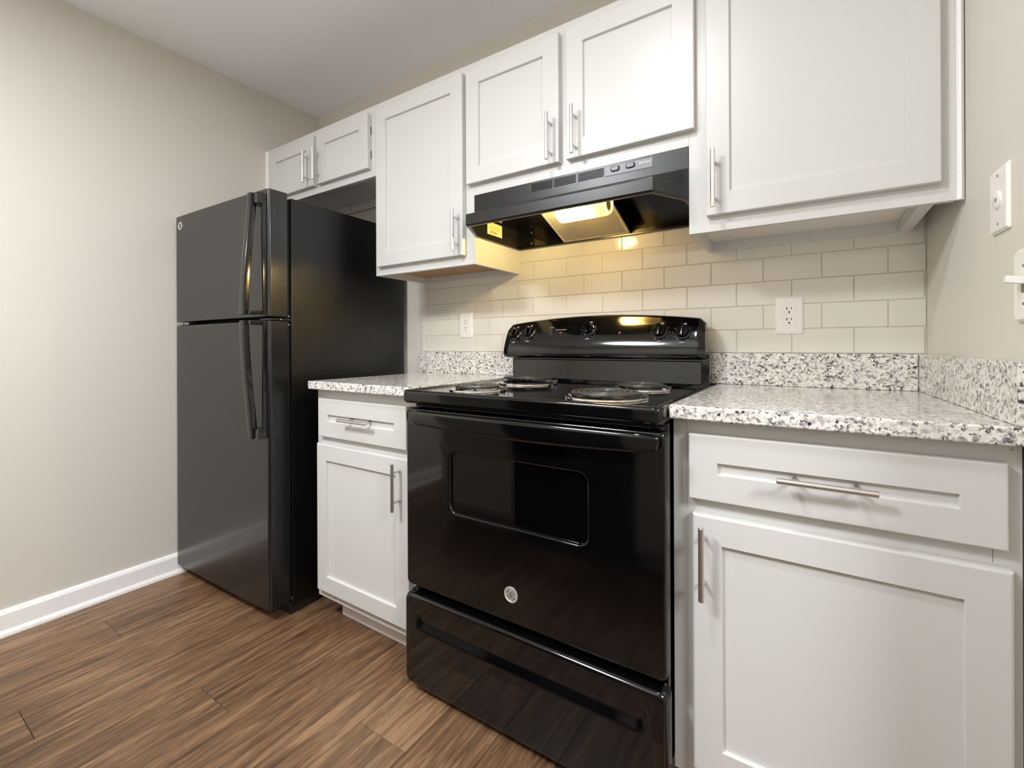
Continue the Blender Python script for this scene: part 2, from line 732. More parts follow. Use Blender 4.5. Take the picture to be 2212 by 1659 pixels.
CF = upper('upper_cabinet', -2.6895, -1.8425, 1.783, 'short white two-door cabinet above the black refrigerator',
           [(-2.648, -2.262, 1.817, -2.2985, 1.904), (-2.238, -1.871, 1.817, -2.2185, 1.904)], 0.046, (0.014, 0.014, 0.02, 0.012))
bm = new()
box(bm, XL + 0.001, -2.690, -0.312, -0.29, 1.783, ZT)
structure('trim_2', bm, M['trim'])
CM = upper('upper_cabinet', -1.842, -1.302, 1.347, 'tall narrow white one-door cabinet between refrigerator and range hood',
           [(-1.8166, -1.343, 1.381, -1.3645, 1.470)], 0.03, (0.012, 0.012, 0.019, 0.012), 'rawwood')
CH = upper('upper_cabinet', -1.3015, -0.5470, 1.5985, 'white two-door cabinet directly above the black range hood',
           [(-1.3253, -0.943, 1.637, -0.9695, 1.715), (-0.9155, -0.5285, 1.637, -0.8815, 1.7145)], None)
CR = upper('upper_cabinet', -0.5465, -0.034, 1.352, 'large white one-door cabinet on the right, above the bare counter',
           [(-0.4985, -0.028, 1.391, -0.4765, 1.4795)], 0.034, (0.014, 0.026, 0.02, 0.012))
bm = new()
box(bm, -0.034, -0.002, -0.310, -0.291, 1.352, ZT)
obj('filler_stile', bm, M['cab'], CR)
# face frame seam, nail dots and the fixing screw on the right cabinet
bm = new()
box(bm, -0.0712, -0.0707, -0.3103, -0.309, 1.354, 1.389)
obj('frame_seam', bm, M['under'], CR)
bm = new()
lathe(bm, (-0.262, -0.013, 1.366), (0, -1, 0), [(-0.001, 0.005), (0.0012, 0.005), (0.002, 0.003)], 16)
obj('screw', bm, M['screw'], CR, smooth=True)
# dark strips put in for hinge shadow on the short cabinet's right door
for z in (1.88, 1.985):
    bm = new()
    box(bm, -1.8705, -1.8695, -0.3135, -0.310, z - 0.018, z + 0.018)
    obj('hinge', bm, M['slot'], CF)

# vertical moulding that closes the right cabinet against the wall
bm = new()
prof = [(-0.0018, -0.310), (-0.0018, -0.3175), (0.0005, -0.3215), (0.0025, -0.3235), (0.0048, -0.3235), (0.0052, -0.3185), (0.0062, -0.3170), (0.0105, -0.3150), (0.0116, -0.310)]
loft(bm, [[Vector((x, y, z)) for x, y in prof] for z in (1.350, ZT)])
structure('trim_1', bm, M['trim'])

# base cabinets
YB, YBD = -0.595, -0.616


def base(x0, x1, label, dr, dd, hd, hv, xt0, xr_back=None):
    t = thing('base_cabinet', ((x0 + x1) / 2, -0.3, 0), label, 'cabinet', 'white base cabinets')
    bm = new()
    xb = xr_back if xr_back is not None else x1
    pl = lambda z: [Vector((x0, YB, z)), Vector((x1, YB, z)), Vector((xb, -0.022, z)), Vector((x0, -0.022, z))]
    loft(bm, [pl(0.1), pl(0.8835)])
    obj('body', bm, M['cab'], t)
    bm = new()
    box(bm, xt0, min(x1, xb) - 0.001, -0.516, -0.50, 0.0, 0.0995)
    box(bm, xt0, min(x1, xb) - 0.001, -0.524, -0.516, 0.0, 0.066, 0.002)
    obj('toe_kick', bm, M['trim'], t)
    d = obj('drawer', shaker(dr[0], dr[1], dr[2], dr[3], YBD, 0.02, 0.056, 0.057), M['cab'], t)
    bar_handle(d, hd[0], -0.649, hd[1], L=0.153, vertical=False, face=YBD + 0.009)
    d = obj('door', shaker(dd[0], dd[1], dd[2], dd[3], YBD, 0.02, 0.057, 0.059, e=0.0045), M['cab'], t)
    bar_handle(d, hv[0], -0.649, hv[1], face=YBD)
    return t


BL = base(-1.838, -1.299, 'white base cabinet with drawer between refrigerator and range', (-1.8085, -1.345, 0.7095, 0.8495), (-1.819, -1.336, 0.133, 0.6815),
          (-1.573, 0.785), (-1.374, 0.5935), -1.795)
BR = base(-0.5215, 0.0185, 'white base cabinet with drawer right of the range, against the side wall', (-0.4853, -0.0015, 0.7135, 0.8525), (-0.4783, 0.0048, 0.133, 0.682),
          (-0.2425, 0.7845), (-0.4545, 0.589), -0.5205, -0.003)
for x in (-0.4935, -0.0155):
    bm = new()
    box(bm, x - .0003, x + .0003, YB - 0.0004, YB + 0.001, 0.686, 0.884 if x < -0.4 else 0.712)
    obj('frame_seam', bm, M['slotgrey'], BR)
for x in (-0.5015, 0.007):
    bm = new()
    lathe(bm, (x, YB, 0.873), (0, -1, 0), [(-.001, .0016), (.0006, .0012)], 8)
    obj('nail_head', bm, M['slotgrey'], BR)


# ------------------------------------------------------------------ granite
def slab(name, pts, z0, z1, label, cat, ez=0.004):
    """countertop or splash: polygon plan extruded with eased edges"""
    bm = new()
    loft(bm, [[Vector((x, y, z)) for x, y in pts] for z in (z0, z1)])
    bmesh.ops.recalc_face_normals(bm, faces=bm.faces)
    bmesh.ops.bevel(bm, geom=list(bm.edges), offset=ez, segments=3, affect='EDGES', profile=0.5)
    o = obj(name, bm, M['granite'], smooth=True)
    return tag(o, label, cat)


ZK0, ZK1 = 0.885, 0.915
YK = -0.640
slab('countertop', [(-1.836, YK), (-1.3005, YK), (-1.3005, -0.0015), (-1.836, -0.0015)], ZK0, ZK1, 'speckled granite countertop between the refrigerator and the range', 'countertop')
slab('countertop', [(-0.5205, YK), (wx(YK) - 0.001, YK), (wx(0) - 0.0012, -0.0015), (-0.5205, -0.0015)], ZK0, ZK1, 'speckled granite countertop right of the range, running to the side wall', 'countertop')
slab('granite_splash', [(-1.872, -0.022), (-1.3005, -0.022), (-1.3005, -0.0015), (-1.872, -0.0015)], 0.9155, 1.0155, 'low granite splash strip on the tile wall left of the range', 'backsplash', 0.0015)
slab('granite_splash', [(-0.5415, -0.022), (-0.0215, -0.022), (-0.0215, -0.0015), (-0.5415, -0.0015)], 0.9155, 1.0155, 'low granite splash strip under the tile, right of the range', 'backsplash', 0.0015)
slab('granite_splash', [(wx(YK) - 0.0215, YK + 0.006), (wx(YK) - 0.001, YK + 0.006), (wx(0) - 0.001, -0.0015), (-0.021, -0.0015)], 0.9155, 1.0155, 'low granite splash strip standing along the right side wall', 'backsplash', 0.0015)


# ------------------------------------------------------------------ emblem (round monogram)
def emblem(parent, x, y, z, r, name='emblem'):
    bm = new()
    lathe(bm, (x, y, z), (0, -1, 0), [(-0.001, r), (0.0018, r), (0.0026, r * .93), (0.0026, r * .84), (0.0014, r * .80)], 40)
    e = obj(name, bm, M['badge'], parent, smooth=True, label='round chrome emblem with a script monogram')
    bm = new()

    def stroke(pts, w):
        sweep(bm, [(x + px * r, y - 0.0018, z + pz * r) for px, pz in pts], cprof(w * r, 6), upv=Vector((0, 1, 0)))
    for s in (-1, 1):
        stroke([(s * (0.26 + 0.20 * math.cos(a)), 0.20 + 0.20 * math.sin(a)) for a in [i * 2 * PI / 16 for i in range(17)]], 0.055)
        stroke([(s * (0.30 + 0.18 * math.cos(a)), -0.22 + 0.20 * math.sin(a)) for a in [i * 2 * PI / 16 for i in range(17)]], 0.055)
        stroke([(s * 0.06, 0.45), (s * 0.12, 0.1), (s * 0.05, -0.15), (s * 0.12, -0.42)], 0.045)
    for q in range(4):
        a0 = PI / 4 + q * PI / 2
        stroke([(0.66 * math.cos(a0 - .5 + .1 * i), 0.66 * math.sin(a0 - .5 + .1 * i)) for i in range(11)], 0.04)
    m2 = obj('monogram', bm, M['slotgrey'], parent, smooth=True)
    return e


# ------------------------------------------------------------------ refrigerator
FA = math.radians(1.5)
FW = 0.744
FR = thing('refrigerator', (-2.699, -0.742, 0), 'black top-freezer refrigerator standing against the left wall', 'refrigerator', rz=FA)
ORIG[FR] = Vector((0, 0, 0))      # built in its own frame: x 0..FW, door faces at y 0


def fdoor(z0, z1):
    bm = new()
    prof = []
    # plan profile: slightly crowned front with rounded edges
    n = 14
    pts = [(FW, 0.0775), (FW, 0.016), (FW - 0.001, 0.010), (FW - 0.006, 0.0045), (FW - 0.012, 0.0025)]
    for i in range(1, n):
        x = FW - 0.012 - (FW - 0.024) * i / n
        s = (x / FW) * 2 - 1
        pts.append((x, 0.0025 - 0.0025 * (1 - s * s)))
    pts += [(0.012, 0.0025), (0.006, 0.0045), (0.001, 0.010), (0, 0.016), (0, 0.0775)]
    c = lambda ins: [Vector((min(max(x, ins), FW - ins), y + (ins if y < 0.03 else 0), 0)) for x, y in pts]
    lo = []
    for z, ins in ((z0, 0.004), (z0 + 0.0015, 0.0012), (z0 + 0.004, 0), (z1 - 0.004, 0), (z1 - 0.0015, 0.0012), (z1, 0.004)):
        lo.append([Vector((p.x, p.y, z)) for p in c(ins)])
    loft(bm, lo)
    return bm


bm = new()
box(bm, 0.004, FW - 0.002, 0.094, 0.70, 0.03, 1.622, 0.004)
obj('cabinet_shell', bm, M['fridge_side'], FR, smooth=True)
bm = new()
box(bm, 0.015, FW - 0.013, 0.078, 0.0945, 0.06, 1.615)
obj('door_gasket', bm, M['matte'], FR)
bm = new()
box(bm, 0.006, FW - 0.004, 0.100, 0.66, 0.0, 0.031)
obj('kick_plate', bm, M['matte'], FR)
bm = new()
box(bm, 0.004, FW - 0.002, 0.086, 0.100, 0.004, 0.045, 0.002)
obj('toe_grille', bm, M['satin'], FR)
fz = obj('freezer_door', fdoor(1.156, 1.637), M['fridge'], FR, smooth=True)
fd = obj('refrigerator_door', fdoor(0.050, 1.141), M['fridge'], FR, smooth=True)


def fhandle(door, za, zb, grip):
    """za: mounted end, zb: standing-off end next to the door gap"""
    bm = new()
    s = 1 if zb > za else -1
    xc = FW - 0.058
    L = abs(zb - za)
    path = []
    for i in range(21):
        t = i / 20
        off = 0.028 + 0.030 * math.sin(t * PI / 2) ** 1.3
        path.append((xc, -off, za + s * L * t))
    pr_ = [(-0.015, -0.012), (-0.015, 0.003), (-0.0125, 0.0085), (-0.006, 0.0105), (0.006, 0.0105), (0.0125, 0.0085), (0.015, 0.003), (0.015, -0.012), (0.011, -0.015), (-0.011, -0.015)]
    sweep(bm, path, pr_, upv=Vector((0, -1, 0)))
    # solid mount at the far end, a return post at the gap end
    z0, z1 = sorted((za, za + s * grip))
    box(bm, xc - 0.012, xc + 0.046, -0.030, 0.003, z0, z1, 0.003)
    z0, z1 = sorted((zb, zb - s * 0.016))
    box(bm, xc - 0.012, xc + 0.040, -0.056, 0.003, z0, z1, 0.003)
    box(bm, xc + 0.034, xc + 0.047, -0.012, 0.003, *sorted((za, zb)), bev=0.003)
    return obj('handle', bm, M['fhandle'], door, smooth=True)


fhandle(fz, 1.616, 1.163, 0.040)
fhandle(fd, 0.700, 1.140, 0.038)
emblem(fz, 0.052, 0.0012, 1.590, 0.0185)
bm = new()
box(bm, FW - 0.075, FW - 0.004, 0.012, 0.094, 1.1435, 1.1505, 0.001)
obj('hinge', bm, M['satin'], FR)
bm = new()
box(bm, 0.006, 0.10, 0.015, 0.094, 1.1435, 1.1500, 0.001)
obj('hinge', bm, M['satin'], FR)
bm = new()
box(bm, 0.06, 0.10, 0.012, 0.03, 1.1450, 1.1525, 0.001)
box(bm, 0.015, 0.05, 0.012, 0.03, 1.1450, 1.1500, 0.001)
obj('hinge_pin', bm, M['steel'], FR)
for (yy, zz) in ((0.0855, 1.160), (0.0855, 1.128), (0.052, 1.147)):
    bm = new()
    lathe(bm, (FW - 0.006 if yy > .06 else FW - 0.0045, yy, zz), (1, 0, 0), [(-0.004, 0.0032), (0.003, 0.0032), (0.0045, 0.0018)], 12)
    obj('screw', bm, M['screw'], FR, smooth=True)
bm = new()
lathe(bm, (FW - 0.003, 0.092, 0.065), (1, 0, 0), [(-0.003, 0.003), (0.003, 0.003)], 10)
obj('screw', bm, M['screw'], FR, smooth=True)

# ------------------------------------------------------------------ electric range
RX0, RX1 = -1.295, -0.522
RC = (RX0 + RX1) / 2
RG = thing('electric_range', (RC, -0.37, 0), 'black electric coil range standing between the two base cabinets', 'range')
YR = -0.665
bm = new()
box(bm, RX0 + 0.006, RX1 - 0.004, -0.628, -0.03, 0.015, 0.872, 0.003)
obj('body', bm, M['gloss'], RG)
for x in (RX0 + 0.05, RX1 - 0.05):
    for y in (-0.58, -0.08):
        bm = new()
        lathe(bm, (x, y, 0), (0, 0, 1), [(0, 0.018), (0.016, 0.018)], 12)
        obj('levelling_foot', bm, M['matte'], RG)
# cooktop: rounded front edge, shallow pan top
bm = new()


def plan(ins, z, r=0.02):
    x0, x1, y0, y1 = RX0 - 0.001 + ins, RX1 - 0.001 - ins, -0.683 + ins, -0.062 - ins * .3
    pts = []
    for cx, cy, a0 in ((x1 - r, y0 + r, -PI / 2), (x1 - .004, y1 - .004, 0), (x0 + .004, y1 - .004, PI / 2), (x0 + r, y0 + r, PI)):
        rad = r if cy < -0.4 else 0.004
        for i in range(6):
            a = a0 + PI / 2 * i / 5
            pts.append(Vector((cx + rad * math.cos(a), cy + rad * math.sin(a), z)))
    return pts


loft(bm, [plan(0.012, 0.874), plan(0.004, 0.875), plan(0.001, 0.879), plan(0, 0.885), plan(0, 0.904), plan(0.0015, 0.909), plan(0.005, 0.912), plan(0.010, 0.913),
          plan(0.017, 0.912), plan(0.024, 0.9085), plan(0.032, 0.907)])
cook = obj('cooktop', bm, M['gloss'], RG, smooth=True)
bm = new()
box(bm, RX0 + 0.022, RX1 - 0.022, -0.640, -0.625, 0.861, 0.874)
obj('vent_strip', bm, M['matte'], RG)
bm = new()
box(bm, RX0 + 0.04, RX1 - 0.03, -0.655, -0.64, 0.8625, 0.8655, 0.001)
obj('vent_trim', bm, M['satin'], RG)

# oven door with recessed window
DX0, DX1, DZ0, DZ1 = -1.2945, -0.5215, 0.324, 0.8585
WX0, WX1, WZ0, WZ1 = -1.1225, -0.7015, 0.5725, 0.7435
bm = new()
R1, R2 = 0.014, 0.024
loft(bm, [rr(DX0, DX1, DZ0, DZ1, R1, -0.629), rr(DX0, DX1, DZ0, DZ1, R1, YR + 0.010), rr(DX0 + .0008, DX1 - .0008, DZ0 + .0008, DZ1 - .0008, R1, YR + 0.006),
          rr(DX0 + .003, DX1 - .003, DZ0 + .003, DZ1 - .003, R1, YR + 0.0025), rr(DX0 + .008, DX1 - .008, DZ0 + .008, DZ1 - .008, R1, YR),
          rr(WX0 - .006, WX1 + .006, WZ0 - .006, WZ1 + .006, R2 + .004, YR), rr(WX0 - .002, WX1 + .002, WZ0 - .002, WZ1 + .002, R2 + .002, YR + .0015),
          rr(WX0, WX1, WZ0, WZ1, R2, YR + .004), rr(WX0 + .0015, WX1 - .0015, WZ0 + .0015, WZ1 - .0015, R2, YR + .012)])
od = obj('oven_door', bm, M['gloss'], RG, smooth=True)
bm = new()
loft(bm, [rr(WX0 + .002, WX1 - .002, WZ0 + .002, WZ1 - .002, R2, YR + .0118), rr(WX0 + .002, WX1 - .002, WZ0 + .002, WZ1 - .002, R2, YR + .0105)])
obj('window', bm, M['glass'], od, label='dark oven window glass')
# handle: full-width bar with a sagging lower edge
bm = new()
HX0, HX1 = -1.266, -0.530
n = 28
loops = []
for i in range(n + 1):
    t = i / n
    x = HX0 + (HX1 - HX0) * t
    s = 2 * t - 1
    zt = 0.857
    zb = 0.8075 + 0.012 * s * s
    e = min(t, 1 - t) * (HX1 - HX0)
    k = 1 - math.sqrt(max(0, 1 - (1 - min(e / 0.022, 1)) ** 2))
    zt -= 0.007 * k
    zb += 0.013 * k
    y0 = -0.7085 + 0.015 * k + 0.003 * s * s
    y1 = -0.6845
    zc, hz = (zt + zb) / 2, (zt - zb) / 2
    yc, hy = (y0 + y1) / 2, (y1 - y0) / 2
    lp = []
    for j in range(16):
        a = 2 * PI * j / 16
        ca, sa = math.cos(a), math.sin(a)
        f = lambda v: math.copysign(abs(v) ** 0.5, v)
        lp.append(Vector((x, yc + hy * f(ca), zc + hz * f(sa))))
    loops.append(lp)
loft(bm, loops)
for xa, xb in ((HX0 + 0.002, HX0 + 0.034), (HX1 - 0.034, HX1 - 0.002)):
    box(bm, xa, xb, -0.694, YR + 0.001, 0.822, 0.850, 0.005)
obj('handle', bm, M['gloss'], od, smooth=True)
emblem(od, -0.9138, YR - 0.0002, 0.4003, 0.0205)

# storage drawer with a finger groove
SX0, SX1, SZ0, SZ1 = -1.2985, -0.5195, 0.030, 0.300
YS = -0.670
GX0, GX1, GZ0, GZ1 = -1.247, -0.566, 0.2085, 0.2600
bm = new()
loft(bm, [rr(SX0, SX1, SZ0, SZ1 + 0.006, 0.02, -0.629), rr(SX0, SX1, SZ0, SZ1 + 0.004, 0.02, YS + .016), rr(SX0 + .001, SX1 - .001, SZ0 + .001, SZ1 - .001, .02, YS + .008),
          rr(SX0 + .004, SX1 - .004, SZ0 + .004, SZ1 - .004, .02, YS + .003), rr(SX0 + .010, SX1 - .010, SZ0 + .010, SZ1 - .010, .02, YS),
          rr(GX0 - .010, GX1 + .010, GZ0 - .014, GZ1 + .005, .028, YS), rr(GX0 - .005, GX1 + .005, GZ0 - .006, GZ1 + .002, .026, YS + .0015),
          rr(GX0, GX1, GZ0 + .003, GZ1, .022, YS + .0055), rr(GX0 + .005, GX1 - .005, GZ0 + .010, GZ1 - .001, .018, YS + .0095), rr(GX0 + .010, GX1 - .010, GZ0 + .015, GZ1 - .002, .015, YS + .0105)])
obj('storage_drawer', bm, M['gloss'], RG, smooth=True)

# back guard: riser panel and arched console
bm = new()
box(bm, RX0 + 0.012, RX1 - 0.012, -0.086, -0.040, 0.900, 1.012, 0.003)


def lean(pts, k=0.10, z0=0.914):
    return [Vector((p.x, p.y + k * (p.z - z0), p.z)) for p in pts]


loft(bm, [lean(rr(RX0 + .022, RX1 - .034, 0.914, 0.990, 0.006, -0.088)), lean(rr(RX0 + .022, RX1 - .034, 0.914, 0.990, 0.006, -0.099)), lean(rr(RX0 + .025, RX1 - .037, 0.917, 0.987, 0.006, -0.1015))])
guard = obj('backguard', bm, M['gloss'], RG, smooth=True)
CX0, CX1 = -1.3005, -0.5465
FACE = [(1.160, -0.0640), (1.140, -0.0755), (1.120, -0.0865), (1.100, -0.0970), (1.080, -0.1062), (1.065, -0.1122), (1.050, -0.1172), (1.036, -0.1207), (1.022, -0.1228), (1.010, -0.1232), (1.003, -0.1218), (0.998, -0.1185), (0.9955, -0.1130), (0.990, -0.11)]


def cface(z):
    for (za, ya), (zb, yb) in zip(FACE, FACE[1:]):
        if za >= z >= zb:
            return ya + (yb - ya) * (za - z) / (za - zb)
    return FACE[-1][1]


bm = new()
nx = 48
loops = []
zz = [1.12, 1.10, 1.085, 1.07, 1.057, 1.045, 1.034, 1.024, 1.014, 1.007, 1.002, 0.9985, 0.9965, 0.9955]
for i in range(nx + 1):
    t = i / nx
    sdist = 2 * t - 1
    x = CX0 + (CX1 - CX0) * t
    e = min(t, 1 - t) * (CX1 - CX0)
    q = 1 - math.sqrt(max(0.0, 1 - (1 - min(e / 0.014, 1)) ** 2))
    top = 1.1545 - 0.026 * sdist * sdist - 0.014 * q
    pts = [(top, cface(top) + 0.010 + 0.012 * q), (top - 0.0012, cface(top) + 0.004 + 0.010 * q), (top - 0.004, cface(top - .004) + 0.0012 + 0.008 * q), (top - 0.009, cface(top - .009) + 0.006 * q)]
    zs = [top - 0.009 - (top - 0.009 - 1.085) * k / 3 for k in (1, 2)]
    zs += [1.085, 1.07, 1.057, 1.045, 1.034, 1.024, 1.014, 1.007, 1.002, 0.9985, 0.9965, 0.9955]
    pts += [(z + 0.004 * q * (1 if z < 1.02 else 0), cface(z) + 0.006 * q) for z in zs]
    flare = 0.0
    loop = []
    for z, y in pts:
        xo = x + sdist * 0.006 * max(0.0, min(1.0, (1.12 - z) / 0.10)) - sdist * 0.002 * max(0.0, (z - 1.12) / 0.03)
        loop.append(Vector((xo, y, z)))
    loop.append(Vector((x, -0.05, 0.9955)))
    loop.append(Vector((x, -0.05, top - 0.002)))
    loops.append(loop)
loft(bm, loops)
con = obj('control_console', bm, M['gloss'], RG, smooth=True)
nrm = Vector((0, -1, 0.46)).normalized()
KN = [(-1.2585, 1.0885), (-1.195, 1.0925), (-0.943, 1.0995), (-0.6855, 1.0865), (-0.6115, 1.0835)]
for kx, kz in KN:
    bm = new()
    c = Vector((kx, cface(kz), kz))
    lathe(bm, c, nrm, [(-0.002, 0.0265), (0.003, 0.0265), (0.005, 0.0245), (0.006, 0.0205), (0.017, 0.0185), (0.0195, 0.016)], 30)
    ux = Vector((1, 0, 0))
    uz = nrm.cross(ux)
    if uz.z < 0:
        uz = -uz
    t = bmesh.new()
    box(t, -0.0048, 0.0048, -0.0205, 0.0205, 0.006, 0.030, 0.002)
    tilt = Matrix.Rotation(random.uniform(-0.06, 0.06), 4, 'Z')
    mx = Matrix(((ux.x, uz.x, nrm.x, c.x), (ux.y, uz.y, nrm.y, c.y), (ux.z, uz.z, nrm.z, c.z), (0, 0, 0, 1))) @ tilt
    merge(bm, t, mx)
    obj('knob', bm, M['gloss'], con, smooth=True)
    bm = new()
    for a in range(0, 360, 30):
        if a in (60, 120):
            continue
        p = Vector((math.cos(math.radians(a)) * 0.0305, math.sin(math.radians(a)) * 0.0305, 0.0006))
        t = bmesh.new()
        box(t, p.x - 0.0011, p.x + 0.0011, p.y - 0.0008, p.y + 0.0008, 0, 0.0008)
        merge(bm, t, Matrix(((ux.x, uz.x, nrm.x, c.x), (ux.y, uz.y, nrm.y, c.y), (ux.z, uz.z, nrm.z, c.z), (0, 0, 0, 1))))
    t = bmesh.new()
    box(t, 0.002, 0.010, 0.0285, 0.0335, 0.0, 0.0012)
    box(t, -0.008, 0.008, -0.0385, -0.0350, 0.0, 0.0012)
    merge(bm, t, Matrix(((ux.x, uz.x, nrm.x, c.x), (ux.y, uz.y, nrm.y, c.y), (ux.z, uz.z, nrm.z, c.z), (0, 0, 0, 1))))
    obj('dial_print', bm, M['greytext'], con)
for ix, iz in ((-1.057, 1.0905), (-0.8245, 1.0865)):
    bm = new()
    lathe(bm, (ix, cface(iz), iz), nrm, [(-0.001, 0.0042), (0.0015, 0.0042), (0.0025, 0.002)], 14)
    obj('indicator_light', bm, M['redled'], con, smooth=True)
bm = new()
box(bm, -1.107, -1.089, cface(1.093) - 0.004, cface(1.093) + 0.003, 1.082, 1.106, 0.0015)
obj('rocker_switch', bm, M['satin'], con)
bm = new()
box(bm, -1.108, -1.088, cface(1.112) - 0.0006, cface(1.112) + 0.002, 1.1105, 1.1125)
box(bm, -1.078, -1.034, cface(1.103) - 0.0006, cface(1.103) + 0.002, 1.1015, 1.1040)
obj('panel_print', bm, M['greytext'], con)


# burners
def burner(bx, by, R, turns, lift, tilt=0.0):
    bm = new()
    z = 0.9075
    lathe(bm, (bx, by, z), (0, 0, 1), [(0.0002, R + 0.013), (0.004, R + 0.0125), (0.0055, R + 0.009), (0.0045, R + 0.004), (-0.004, R * 0.92), (-0.0002 - 0.006, R * 0.6), (-0.0065, 0.012)], 44, cap0=False)
    pan = obj('drip_pan', bm, M['chrome'], RG, smooth=True, label='chrome drip pan')
    bm = new()
    path = []
    n = int(turns * 34)
    for i in range(n + 1):
        a = 2 * PI * turns * i / n
        r = 0.020 + (R - 0.024) * i / n
        path.append(Vector((r * math.cos(a), r * math.sin(a), 0)))
    # lead-in legs towards the rear
    e = path[-1]
    sweep(bm, path, [(-0.0042, -0.0035), (0.0042, -0.0035), (0.0050, 0.001), (0.0036, 0.0032), (-0.0036, 0.0032), (-0.0050, 0.001)])
    for a in (0.3, 0.3 + 2 * PI / 3, 0.3 + 4 * PI / 3):
        d = Vector((math.cos(a), math.sin(a), 0))
        sweep(bm, [d * 0.012 + Vector((0, 0, -0.0062)), d * (R + 0.004) + Vector((0, 0, -0.0062)), d * (R + 0.010) + Vector((0, 0, -0.003))], [(-0.0008, -0.004), (0.0008, -0.004), (0.0008, 0.0026), (-0.0008, 0.0026)])
    bmesh.ops.transform(bm, matrix=Matrix.Translation((bx, by, z + 0.0135 + lift)) @ Matrix.Rotation(tilt, 4, 'X'), verts=bm.verts)
    obj('burner_coil', bm, M['coil'], RG, smooth=True)


burner(-1.120, -0.530, 0.076, 4, 0.0)
burner(-1.112, -0.245, 0.094, 5, 0.006, math.radians(-3))
burner(-0.712, -0.515, 0.096, 5, 0.0)
burner(-0.700, -0.255, 0.076, 4, 0.0)

# ------------------------------------------------------------------ range hood
HL, HR = -1.3018, -0.5472
ZH0, ZH1 = 1.447, 1.5978
HO = thing('range_hood', ((HL + HR) / 2, -0.22, ZH1), 'black under-cabinet range hood with a lit lamp above the range', 'range hood')


def hplan(z, yl, ins=0.0, flat=False):
    c = 0.063
    if flat:
        return [Vector(p) for p in ((HL, -0.003, z), (HL, -0.311, z), (HL + .001, yl, z), (HR - .001, yl, z), (HR, -0.311, z), (HR, -0.003, z))]
    return [Vector(p) for p in ((HL + ins, -0.003 - ins, z), (HL + ins, -0.311, z), (HL + c + ins * .6, yl + ins, z), (HR - c - ins * .6, yl + ins, z), (HR - ins, -0.311, z), (HR - ins, -0.003 - ins, z))]


bm = new()
loft(bm, [hplan(ZH1, -0.313, flat=True), hplan(1.5375, -0.313, flat=True), hplan(1.5360, -0.3135, flat=True), hplan(1.5345, -0.316, flat=True), hplan(1.4905, -0.4345), hplan(1.4890, -0.4378), hplan(1.4868, -0.4402), hplan(1.4840, -0.441), hplan(1.4530, -0.441), hplan(ZH0, -0.439, 0.002),
          hplan(ZH0, -0.439, 0.012), hplan(ZH0 + 0.004, -0.439, 0.012), hplan(ZH0 + 0.006, -0.439, 0.003), hplan(1.482, -0.436, 0.004), hplan(1.529, -0.33, 0.004)])
obj('shell', bm, M['hood'], HO)
bm = new()
loft(bm, [hplan(1.5285, -0.325, 0.006), hplan(1.526, -0.325, 0.006)])
box(bm, HL + .006, HR - .006, -0.012, -0.008, ZH0 + .008, 1.528)
obj('inner_liner', bm, M['hoodin'], HO)
bm = new()
for a, b in ((-1.056, -0.9760), (-0.9690, -0.8905), (-0.8830, -0.7965)):
    for k in range(6):
        z = 1.5660 + k * 0.0046
        box(bm, a, b, -0.3142, -0.3125, z - 0.0012, z + 0.0012)
obj('vent_slots', bm, M['matte'], HO)
bm = new()
loft(bm, [rr(-0.7905, -0.6455, 1.5615, 1.5912, 0.001, -0.3125), rr(-0.7905, -0.6455, 1.5615, 1.5912, 0.001, -0.3142), rr(-0.7895, -0.6465, 1.5625, 1.5902, 0.001, -0.3146)])
cp = obj('control_panel', bm, M['panel'], HO, label='grey control panel with two rocker switches')
for sx in (-0.7595, -0.7120):
    bm = new()
    loft(bm, [rr(sx - .0145, sx + .0145, 1.5715, 1.5875, 0.006, -0.3145), rr(sx - .0145, sx + .0145, 1.5715, 1.5875, 0.006, -0.3152)])
    obj('switch_bezel', bm, M['matte'], cp)
    bm = new()
    loft(bm, [rr(sx - .0115, sx + .0115, 1.5735, 1.5855, 0.0045, -0.315), rr(sx - .0115, sx + .0115, 1.5735, 1.5855, 0.0045, -0.3185), rr(sx - .009, sx + .009, 1.5750, 1.5840, 0.004, -0.3195)])
    obj('switch', bm, M['panel'], cp, smooth=True)
obj('lettering', text_bm('BROAN', 0.0095, at(-0.6690, -0.3148, 1.5795), width=0.0325), M['text'], cp)
bm = new()
for a, b in ((-0.787, -0.782), (-0.775, -0.771), (-0.766, -0.761), (-0.754, -0.735), (-0.730, -0.716), (-0.708, -0.694), (-0.690, -0.650)):
    box(bm, a, b, -0.3149, -0.3143, 1.5650, 1.5662)
obj('panel_print', bm, M['greytext'], cp)

# tilted grease filter
FQ = [Vector((-1.082, -0.200, 1.5215)), Vector((-0.815, -0.200, 1.5215)), Vector((-0.815, -0.016, 1.4525)), Vector((-1.082, -0.016, 1.4525))]
ex, ey = (FQ[1] - FQ[0]), (FQ[3] - FQ[0])
nn = ex.cross(ey).normalized()
if nn.z > 0:
    nn = -nn


def fq(a, b, h):
    return FQ[0] + ex * a + ey * b + nn * h


